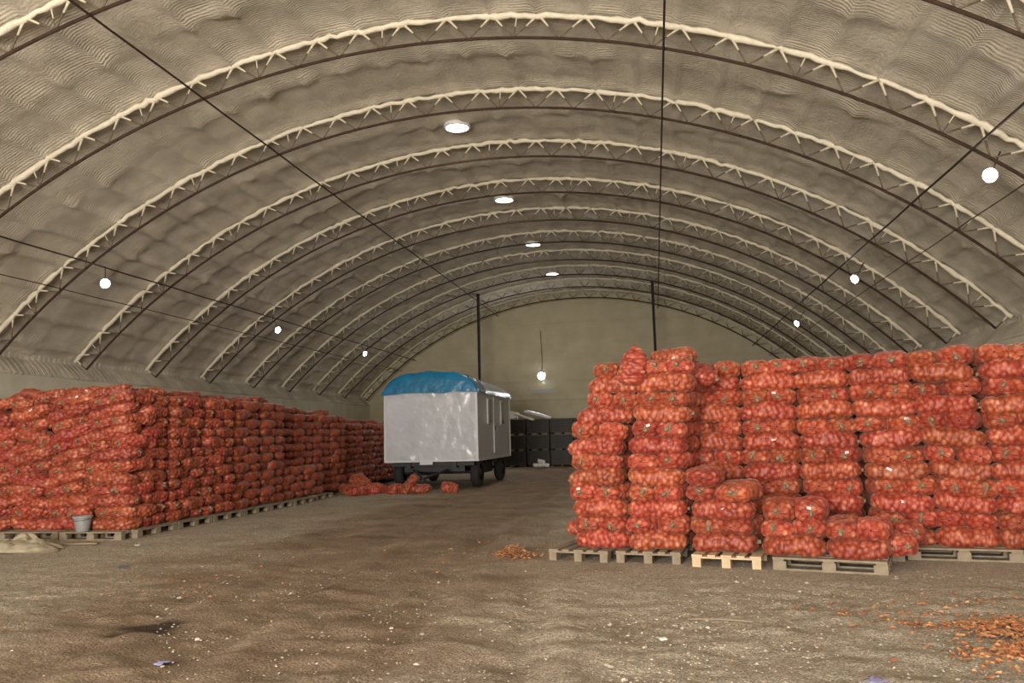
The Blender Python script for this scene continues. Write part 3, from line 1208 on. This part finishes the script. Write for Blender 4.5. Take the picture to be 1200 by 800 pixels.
PW, PP = pallet_parts(M['wood']), pallet_parts(M['wood_pale'])
rp = random.Random(5)


def pallet(x, y, rz, label, group, kit=PW, z=0.0):
    """origin at the centre of the footprint; long side along local X"""
    t = thing('pallet', label, 'pallet', (x, y, z), rz, group)
    for i, (yy, nm) in enumerate(((-.337, 'deck_board'), (-.17, 'narrow_deck_board'), (0, 'deck_board'), (.17, 'narrow_deck_board'), (.337, 'deck_board'))):
        obj('deck_board', kit[nm], t, (rp.uniform(-.006, .006), yy, .133 + rp.uniform(-.001, .001)), (0, 0, rp.uniform(-.006, .006)))
    for xx in (-.54, 0, .54):
        obj('cross_board', kit['cross_board'], t, (xx, 0, .111))
        for yy in (-.345, 0, .345):
            obj('block', kit['block'], t, (xx * .98, yy, .061), None, (1, 1, 1))
    for yy in (-.345, 0, .345):
        obj('bottom_board', kit['bottom_board'], t, (0, yy, .011))
    return t


def pallet_front(xl, yl, ang, wide, label, group, kit=PW, z=0.0):
    """place by the front left corner; wide=True shows the long side"""
    a = math.radians(ang)
    w, d = (1.2, .8) if wide else (.8, 1.2)
    cx = xl + w / 2 * math.cos(a) - d / 2 * math.sin(a)
    cy = yl + w / 2 * math.sin(a) + d / 2 * math.cos(a)
    return pallet(cx, cy, a if wide else a - PI / 2, label, group, kit, z)


GP = 'wooden pallets under the right-hand pile'
pallet_front(-1.42, 10.44, -16.2, False, 'weathered wooden pallet under leftmost tall stack, its left corner bare', GP)
pallet_front(-.55, 10.24, -10.7, False, 'weathered wooden pallet under second tall stack from left, right pile', GP)
pallet_front(.36, 9.95, -14.3, False, 'pale fresh pine pallet, brightest in the row, under low pile', GP, PP)
pallet_front(1.26, 9.74, -17.5, True, 'long side of weathered pallet under the low pile of two layers', GP)
pallet_front(2.92, 10.48, -11.5, True, 'weathered pallet under rightmost tall stacks, long side to camera', GP)
pallet_front(1.68, 10.62, -14, True, 'wooden pallet tucked behind long pallet, end just showing', GP)
pallet_front(.45, 11.35, -13, True, 'wooden pallet under third and fourth tall stacks', GP)
GQ = 'wooden pallets along the left-hand pile'
lw = ['first', 'second', 'third', 'fourth', 'fifth', 'sixth']
for i in range(5):
    y = LY + .05 + i * 1.235 + .6
    pallet(LX - .22, y, PI / 2 + rp.uniform(-.01, .01), 'wooden pallet under aisle face of left pile, %s from near corner' % lw[i], GQ)
pallet(LX - .22, LY + .05 + 5 * 1.235 + .6, PI / 2 + .03, 'wooden pallet under aisle face of left pile, sixth from near corner', GQ)
pallet(-9.70, 12.97, .0, 'wooden pallet under front of left pile, carrying the grey bucket', GQ)
pallet(-11.0, 13.05, .0, 'wooden pallet under front of left pile behind beige canvas', GQ)
pallet(-9.5, 21.2, PI / 2 + .02, 'far wooden pallet under left pile, beside the set-back block', GQ)

# ================================================================== BUCKET
t = thing('bucket', 'grey tapered bucket with a rim standing on pallet at left pile', 'bucket', (-9.92, 12.66, .145))
mb = MB()
mb.lathe([(.001, .004), (.105, .0), (.11, .01), (.152, .255), (.150, .262), (.143, .262), (.102, .015), (.001, .012)], 28)
mb.build('body', M['galv'], t, True)
mb = MB()
mb.lathe([(.150, .225), (.163, .228), (.166, .265), (.160, .270), (.150, .262)], 28)
mb.build('rim', M['galv'], t, True)
mb = MB()
mb.tube([(-.158, 0, .235), (-.15, -.06, .215), (-.1, -.13, .2), (0, -.165, .195), (.1, -.13, .2), (.15, -.06, .215), (.158, 0, .235)], .004, 5)
mb.build('handle', M['chassis'], t, True)

# ================================================================== BEIGE CANVAS (crumpled heap)
n1, n2 = 60, 44
U, V = np.meshgrid(np.linspace(-1, 1, n1), np.linspace(-1, 1, n2), indexing='ij')
rad = np.sqrt(U ** 2 + V ** 2)
body = np.clip(1 - rad ** 2.2, 0, 1) ** .55
fold = np.abs(fbm(U * 1.6 + 3, V * 1.6, 77, 4))
Z = np.clip(1 - rad ** 2.6, 0, 1) ** .8 * (.10 + .17 * fold * np.clip(1.1 - .8 * U, .2, 1))
Xc = U * .85 + .10 * fbm(U * 1.3, V * 1.3, 80, 3)
Yc = V * .42 + .07 * fbm(U * 1.3, V * 1.3, 90, 3)
me = grid_mesh('canvas', np.stack([Xc, Yc, Z + .012], -1), M['canvas'])
o = obj('beige_canvas', me, None, (-10.2, 11.45, 0), (0, 0, .12))
tag(o, 'crumpled beige canvas sheet heaped on the ground before the left pile', 'canvas')
sol = o.modifiers.new('thick', 'SOLIDIFY')
sol.thickness = .006
mb = MB()
mb.box((0, 0, .03), (.62, .10, .022), .0)
o = mb.build('loose_board', M['wood'])
o.location = (-9.42, 11.98, 0.0)
o.rotation_euler = (0, .0, .12)
tag(o, 'loose wooden board on the ground between canvas and bucket pallet', 'board')


# ================================================================== WAGON
def wagon():
    x0, x1, y0, y1, z0, z1 = -8.51, -5.50, 24.6, 30.3, .90, 3.10
    cx = (x0 + x1) / 2
    t = thing('site_wagon', 'white boxy site wagon on wheels under a blue tarpaulin roof', 'wagon', (cx, (y0 + y1) / 2, 0))
    ox, oy = cx, (y0 + y1) / 2

    def B(c, d, name, mt, par=t, rz=0):
        mb = MB()
        mb.box((c[0] - ox, c[1] - oy, c[2]), d, rz)
        return mb.build(name, mt, par)
    # body panels
    # front panel as a slightly rippled film-covered sheet
    nx, nz = 60, 44
    Xg, Zg = np.meshgrid(np.linspace(x0, x1, nx), np.linspace(z0, z1, nz), indexing='ij')
    ripple = .016 * fbm(Xg * 1.8, Zg * 1.8, 61, 5) + .05 * np.clip(vnoise(Xg * 2.2 + Zg * 1.1, Zg * 2.0, 66) - .45, 0, 1)
    me = grid_mesh('front_panel', np.stack([Xg - ox, y0 - oy - .01 - np.abs(ripple), Zg], -1)[::-1], M['film_white'])
    obj('front_panel', me, t)
    B((cx, (y0 + y1) / 2 + .02, (z0 + z1) / 2), (x1 - x0 - .02, y1 - y0 - .04, z1 - z0 - .02), 'body', M['white_side'])
    sp = B((x1, (y0 + y1) / 2, (z0 + z1) / 2), (.03, y1 - y0, z1 - z0), 'side_panel', M['white_side'])
    for (x, y) in ((x0, y0), (x1, y0), (x1, y1), (x0, y1)):
        B((x, y, (z0 + z1) / 2), (.07, .07, z1 - z0 + .02), 'corner_trim', M['trim_white'])
    B((cx, y0 - .015, z0 - .02), (x1 - x0 + .06, .06, .05), 'bottom_rail', M['trim_white'])
    B((x1 + .015, (y0 + y1) / 2, z0 - .02), (.06, y1 - y0, .06), 'side_rail', M['trim_white'])
    B((x0 + 1.36, y0 - .05, z0 - .085), (.42, .02, .09), 'number_plate', M['trim_white'])
    # windows on the aisle side
    for y in (26.35, 28.65):
        w = B((x1 + .03, y, 2.45), (.05, .50, .86), 'window', M['white_side'])
        B((x1 + .05, y, 2.45), (.05, .42, .78), 'pane', M['glass'], w)
    dr = B((x1 + .03, 27.5, 2.0), (.035, .72, 1.9), 'door', M['white_side'])
    B((x1 + .06, 27.22, 1.9), (.05, .03, .16), 'handle', M['chassis'], dr)
    # roof: arched blue tarpaulin over the front, pale film behind
    W2 = (x1 - x0) / 2 + .05

    def arch(u, yy, extra=0):
        return z1 + .04 + (.60 + extra) * (1 - abs(u) ** 2.6)

    def roof(ya, yb, mt, name, drop, seed, lift, fr=True):
        us = np.linspace(-1, 1, 70)
        vs = np.linspace(0, 1, 50)
        Ug, Vg = np.meshgrid(us, vs, indexing='ij')
        Yg = ya + (yb - ya) * Vg
        Zg = z1 + .02 + lift * (1 - np.abs(Ug) ** 4.2) ** .85
        Zg = Zg + .032 * fbm(Ug * 3.0, Yg * 2.0, seed, 5) * (1 - np.abs(Ug) ** 6)
        Xg = ox + Ug * W2
        P = np.stack([Xg - ox, Yg - oy, Zg], -1)
        # skirts: left and right edges hang down
        rows = [P]
        sk = []
        for sgn, ed in ((-1, P[0]), (1, P[-1])):
            a = ed.copy()
            a[:, 0] += sgn * (.03 + .015 * vnoise(a[:, 1] * 3, a[:, 1] * 0, seed))
            a[:, 2] -= drop * (1 + .35 * vnoise(a[:, 1] * 2, a[:, 1] * 0, seed + 4))
            sk.append(a)
        P = np.concatenate([sk[0][None], P, sk[1][None]], 0)
        if fr:
            f1 = P[:, 0].copy()
            zt = f1[:, 2].copy()
            f0 = f1.copy()
            f1[:, 1] -= .06
            f1[:, 2] = zt * .35 + (z1 - .0) * .65
            f0[:, 1] -= .07
            f0[:, 2] = np.minimum(zt, z1 - .08 + .04 * vnoise(f0[:, 0] * 2.5, f0[:, 0] * 0, seed))
            fm = (P[:, 0] + f1) / 2
            fm[:, 1] -= .02
            P = np.concatenate([f0[:, None], f1[:, None], fm[:, None], P], 1)
        me = grid_mesh(name, P[::-1], mt)
        o = obj(name, me, t)
        return o
    roof(y0 - .06, y0 + 1.3, M['tarp'], 'blue_tarpaulin', .10, 5, .58)
    roof(y0 + 1.25, y1 + .1, M['roof_film'], 'roof_film', .10, 15, .50, False)
    # rear gable under the roof film
    mb = MB()
    pts = [(ox + u * W2 * .98 - ox, z1 + .0 + .48 * (1 - abs(u) ** 2.4) ** .9) for u in np.linspace(-1, 1, 20)]
    k = len(mb.v)
    for x, z in pts:
        mb.v.append((x, y1 - oy, z))
    mb.f.append(tuple(range(len(pts))))
    mb.m.append(0)
    mb.build('rear_gable', M['white_side'], t)
    # chassis
    ch = MB()
    for x in (cx - .75, cx + .75):
        ch.box((x - ox, 0, z0 - .14), (.12, y1 - y0 - .1, .18))
    for y in (y0 + .2, y0 + 1.9, y0 + 3.8, y1 - .2):
        ch.box((0, y - oy, z0 - .12), (x1 - x0 - .3, .10, .12))
    ch.build('chassis', M['chassis'], t)
    bx = MB()  # dark boxes added to fill the space under the wagon with shade
    bx.box((-.6, -1.2, .55), (.6, .9, .35))
    bx.box((.45, -.2, .58), (.9, .9, .36))
    bx.box((-.2, 1.3, .55), (1.7, .8, .40))
    bx.box((.0, -2.35, .66), (2.0, .25, .26))
    bx.box((.85, .6, .55), (.5, 1.6, .38))
    bx.build('underfloor_shade_box', M['chassis'], t)
    for yw in (25.55, 29.35):
        ax = MB()
        ax.tube([(-1.2, yw - oy, .48), (1.2, yw - oy, .48)], .05, 8)
        ax.build('axle', M['chassis'], t)
        for sgn in (-1, 1):
            tw = MB()
            R, w = .48, .27
            tw.lathe([(.26, -w / 2), (.40, -w / 2 - .01), (R - .02, -w / 2 + .03), (R, 0 - .08), (R, .08), (R - .02, w / 2 - .03), (.40, w / 2 + .01), (.26, w / 2)],
                     32, (sgn * 1.27, yw - oy, R), axis='x')
            o = tw.build('wheel', M['tyre'], t, True)
            rm = MB()
            rm.lathe([(.27, -.05), (.25, .05 * sgn), (.10, .04 * sgn), (.09, .10 * sgn), (.001, .10 * sgn)], 24, (sgn * 1.30, yw - oy, R), axis='x')
            rm.build('wheel_rim', M['rim'], o, True)
            sp = MB()
            for q in range(5):
                sp.box((sgn * .92, yw - oy, .62 + q * .02), (.07, .9 - q * .14, .016))
            sp.build('leaf_spring', M['chassis'], t)
    # drawbar folded down
    db = MB()
    db.tube([(-.55, -2.9, .60), (0, -3.75, .38)], .04, 6)
    db.tube([(.55, -2.9, .60), (0, -3.75, .38)], .04, 6)
    db.lathe([(.04, -.03), (.09, -.03), (.09, .03), (.04, .03)], 12, (0, -3.82, .38))
    db.tube([(0, -3.6, .40), (0, -3.6, .03)], .025, 6)
    db.build('drawbar', M['chassis'], t)


wagon()


# ================================================================== DARK CRATES AT THE BACK
def crate_mesh():
    fr, sl, bt = MB(), MB(), MB()
    W, D, Hh = 1.15, 1.0, .80
    for x in (-1, 1):
        for y in (-1, 1):
            fr.box((x * (W / 2 - .04), y * (D / 2 - .04), Hh / 2), (.08, .08, Hh))
    fr.box((0, 0, .10), (W, D, .03))
    for x in (-.5, 0, .5):
        fr.box((x * (W - .1), 0, .04), (.1, D, .08))
    return fr.mesh('frame', M['wood_dark'])


def slat_mesh(w, t=.018, h=.115):
    mb = MB()
    mb.box((0, 0, 0), (w, t, h))
    return mb.mesh('slat', M['wood_dark'])


fr_me, sl_w, sl_d = crate_mesh(), slat_mesh(1.15), slat_mesh(1.0)
lowm = MB()
lowm.box((0, 0, .42), (1.02, .88, .56))
inner_me = lowm.mesh('contents', M['chassis'])
cn = ['bottom', 'middle', 'top']
pos = ['behind the wagon end', 'second from wagon', 'third from wagon', 'beside the right sack pile']
for c in range(4):
    for lv in range(3):
        x = -7.15 + c * 1.22
        if c == 2 and False:
            continue
        t = thing('slatted_crate', 'dark slatted wooden crate, %s of its stack, stack %s' % (cn[lv], pos[c]), 'crate',
                  (x, 41.3 + rp.uniform(-.04, .04), lv * .815 + .005), rp.uniform(-.02, .02), 'dark crates against the far wall')
        obj('frame', fr_me, t)
        obj('contents', inner_me, t)
        for q in range(5):
            for s_ in (-1, 1):
                obj('slat', sl_w, t, (0, s_ * .505, .17 + q * .142))
                obj('slat', sl_d, t, (s_ * .58, 0, .17 + q * .142), (0, 0, PI / 2))

# things lying on the crates
def slab(label, name, cat, loc, rot, dims, mt, seed):
    n1, n2 = 40, 16
    U, V = np.meshgrid(np.linspace(-1, 1, n1), np.linspace(0, 2 * PI, n2, endpoint=False), indexing='ij')
    s = np.clip(1 - np.abs(U) ** 6, .03, 1) ** .5
    cy = np.sign(np.cos(V)) * np.abs(np.cos(V)) ** .7
    cz = np.sign(np.sin(V)) * np.abs(np.sin(V)) ** .7
    P = np.stack([U * dims[0] / 2, s * cy * dims[1] / 2 + .03 * fbm(U * 2, V, seed, 2), s * cz * dims[2] / 2 + .02 * fbm(U * 3, V, seed + 3, 2)], -1)
    o = obj(name, grid_mesh(name, P, mt, None, True, True), None, loc, rot)
    tag(o, label, cat)


slab('rolled white plastic sheet slanting across the top of the dark crates', 'plastic_roll', 'plastic sheet', (-5.95, 41.1, 2.66), (0, .28, 0), (1.5, .5, .22), M['sheet_white'], 3)
slab('narrow white plastic strip slanting below the roll on dark crates', 'plastic_strip', 'plastic sheet', (-6.6, 40.78, 2.56), (0, .32, 0), (1.1, .18, .12), M['sheet_white'], 9)
t = thing('white_crate', 'small white plastic crate with upright slats on top of crates by wagon', 'crate', (-7.3, 41.0, 2.46))
mb = MB()
mb.box((0, 0, .03), (.62, .4, .04))
mb.build('base', M['sheet_white'], t)
for q in range(5):
    mb = MB()
    mb.box((-.26 + q * .13, -.19, .22), (.06, .02, .40))
    mb.box((-.26 + q * .13, .19, .22), (.06, .02, .40))
    o = mb.build('slat', M['sheet_white'], t)
    o.rotation_euler = (0, .18, 0)
for q, (x, z, s_) in enumerate(((-5.95, .10, .5), (-5.55, .10, .45), (-5.75, .28, .42))):
    slab('pale plastic bag lying at the foot of the dark crates, %s' % ['left', 'right', 'topmost'][q], 'plastic_bag', 'bag',
         (x, 40.55, z), (0, .1 * q, .2), (s_, .3, .2), M['sheet_white'], 30 + q)


# ================================================================== LITTER AND LOOSE MATERIAL
def flake_cloud(name, label, cat, pts, size, mt, seed, mts=None):
    r = np.random.default_rng(seed)
    mb = MB()
    for (x, y, z) in pts:
        s = size * r.uniform(.5, 1.5)
        a = r.uniform(0, 2 * PI)
        t1, t2 = r.uniform(-.7, .7), r.uniform(-.7, .7)
        R = Matrix.Rotation(a, 3, 'Z') @ Matrix.Rotation(t1, 3, 'X') @ Matrix.Rotation(t2, 3, 'Y')
        n = len(mb.v)
        lw = r.uniform(.45, .8)
        for px, py in ((-1, 0), (-.4, -1), (.5, -.9), (1, 0), (.4, 1), (-.5, .9)):
            q = R @ Vector((px * s, py * s * lw, abs(px) * s * .35))
            mb.v.append((x + q.x, y + q.y, z + abs(q.z) + .003))
        q = R @ Vector((0, 0, -.3 * s))
        mb.v.append((x + q.x, y + q.y, z + .004 + abs(q.z)))
        mi = int(r.integers(0, len(mts))) if mts else 0
        for i in range(6):
            mb.f.append((n + i, n + (i + 1) % 6, n + 6))
            mb.m.append(mi)
    o = mb.build(name, mts or mt)
    tag(o, label, cat)
    o['kind'] = 'stuff'
    return o


def blob(cx, cy, sx, sy, n, seed, z=0.0, hgt=0.0):
    r = np.random.default_rng(seed)
    x = r.normal(size=n) * sx
    y = r.normal(size=n) * sy
    h = hgt * np.exp(-(x / (sx * 1.3)) ** 2 - (y / (sy * 1.3)) ** 2) * r.uniform(.2, 1, n)
    return [(cx + a, cy + b, z + c) for a, b, c in zip(x, y, h)]


pts = blob(2.85, 7.0, .30, .17, 1500, 1, 0, .06) + blob(2.55, 6.25, .22, .16, 900, 2, 0, .06) + blob(2.5, 5.7, .2, .2, 400, 8, 0, .04) \
    + blob(1.95, 7.1, .16, .07, 50, 3) + blob(1.75, 7.6, .3, .12, 45, 4) + blob(2.9, 8.0, .5, .2, 90, 5) + blob(2.4, 6.9, .5, .5, 80, 6)
flake_cloud('onion_husks', 'orange onion husks littering the ground at lower right', 'husks', pts, .024, None, 5, [M['husk'], M['husk2'], M['husk']])
pts = blob(-1.95, 10.75, .15, .13, 900, 11, .0, .15) + blob(-2.0, 11.1, .5, .5, 160, 12) + blob(-1.5, 10.9, .3, .35, 70, 13)
flake_cloud('onion_husk_heap', 'small orange heap of onion husks left of the leftmost pallet', 'husks', pts, .020, None, 6, [M['husk'], M['husk2']])
pts = blob(-6.2, 9.6, 1.3, 1.3, 260, 14) + blob(-5.7, 8.3, .7, .35, 120, 15) + blob(-6.5, 14, 1.5, 3, 200, 16)
flake_cloud('scattered_husks', 'scattered orange onion husks on the bare earth in front of left pile', 'husks', pts, .016, None, 7, [M['husk'], M['husk2']])
r = np.random.default_rng(9)
pts = [(r.uniform(-8.5, 3.8), r.uniform(3.4, 13), 0) for _ in range(420)] + [(r.uniform(-8.8, -1.6), r.uniform(13, 32), 0) for _ in range(130)]
flake_cloud('pale_litter', 'pale bits of straw and skin scattered over the earth floor', 'litter', pts, .014, None, 8, [M['paper'], M['husk2'], M['stone']])


def pebble_cloud(name, label, n, seed):
    r = np.random.default_rng(seed)
    V0 = np.array([(0, 0, 1), (1, 0, 0), (0, 1, 0), (-1, 0, 0), (0, -1, 0), (.6, .6, .5), (-.6, .6, .5), (-.6, -.6, .5), (.6, -.6, .5)])
    F0 = np.array([(1, 5, 0), (5, 2, 0), (2, 6, 0), (6, 3, 0), (3, 7, 0), (7, 4, 0), (4, 8, 0), (8, 1, 0), (1, 2, 5), (2, 3, 6), (3, 4, 7), (4, 1, 8)])
    VV, FF = [], []
    for i in range(n):
        y = 3.2 + 6.5 * r.random() ** 1.3
        x = r.uniform(-.42, .42) * y * 1.5 + (-.1 * y) + .4
        if r.random() < .35:
            x = r.uniform(-.5, 3.0)
        s = r.uniform(.004, .012) * (1 + (r.random() < .04) * 1.2)
        sc = s * np.array([r.uniform(.7, 1.3), r.uniform(.7, 1.3), r.uniform(.4, .8)])
        a = r.uniform(0, 6.28)
        Rm = np.array([[math.cos(a), -math.sin(a), 0], [math.sin(a), math.cos(a), 0], [0, 0, 1]])
        V = (V0 + r.normal(size=V0.shape) * .12) * sc @ Rm.T + np.array([x, y, 0.0])
        VV.append(V)
        FF.append(F0 + i * len(V0))
    o = obj(name, array_mesh(name, np.concatenate(VV), np.concatenate(FF), M['stone'], None, False))
    tag(o, label, 'gravel')
    o['kind'] = 'stuff'


pebble_cloud('gravel', 'loose grey gravel stones scattered over the foreground earth', 5200, 3)


def scrap(name, label, cat, x, y, s, mt, seed):
    r = random.Random(seed)
    n1 = 7
    mb = MB()
    for i in range(n1):
        for j in range(n1):
            u, v = i / (n1 - 1) - .5, j / (n1 - 1) - .5
            mb.v.append((u * s * 1.6 + r.uniform(-.1, .1) * s, v * s + r.uniform(-.1, .1) * s, .012 + max(0, (.5 - abs(u))) * s * .35 * r.uniform(.4, 1.2)))
    for i in range(n1 - 1):
        for j in range(n1 - 1):
            a = i * n1 + j
            mb.f.append((a, a + n1, a + n1 + 1, a + 1))
            mb.m.append(0)
    o = mb.build(name, mt, None, True)
    o.location = (x, y, 0)
    o.rotation_euler = (0, 0, r.uniform(0, 3))
    tag(o, label, cat)
    sol = o.modifiers.new('thick', 'SOLIDIFY')
    sol.thickness = .002


scrap('plastic_scrap', 'small blue plastic scrap on the earth before the left pile', 'scrap', -7.03, 9.78, .09, M['bluebit'], 1)
scrap('plastic_scrap', 'small lilac plastic scrap on the ground at lower left', 'scrap', -3.64, 5.55, .08, M['lilac'], 2)
scrap('plastic_scrap', 'lilac plastic scrap at the bottom picture edge, right side', 'scrap', 1.31, 5.55, .10, M['lilac'], 3)
scrap('paper_scrap', 'crumpled pale scrap resting on top of the small husk heap', 'scrap', -1.98, 10.98, .2, M['paper'], 4)
scrap('paper_scrap', 'crumpled white scrap in the foreground between heap and lower right husks', 'scrap', -.02, 6.5, .06, M['sheet_white'], 5)
scrap('paper_scrap', 'pale scrap on the earth before the left pile near pallets', 'scrap', -8.3, 11.9, .09, M['paper'], 6)
# thin stick in front of the right pile
mb = MB()
mb.tube([(-.25, .02, .012), (0, 0, .02), (.28, -.04, .012)], [.006, .009, .005], 6)
o = mb.build('stick', M['wood'])
o.location = (.45, 7.15, 0)
tag(o, 'thin pale stick lying on gravel in front of the right pile', 'stick')
print('individual sacks', NSACK[0], 'bulk', len(bulk))
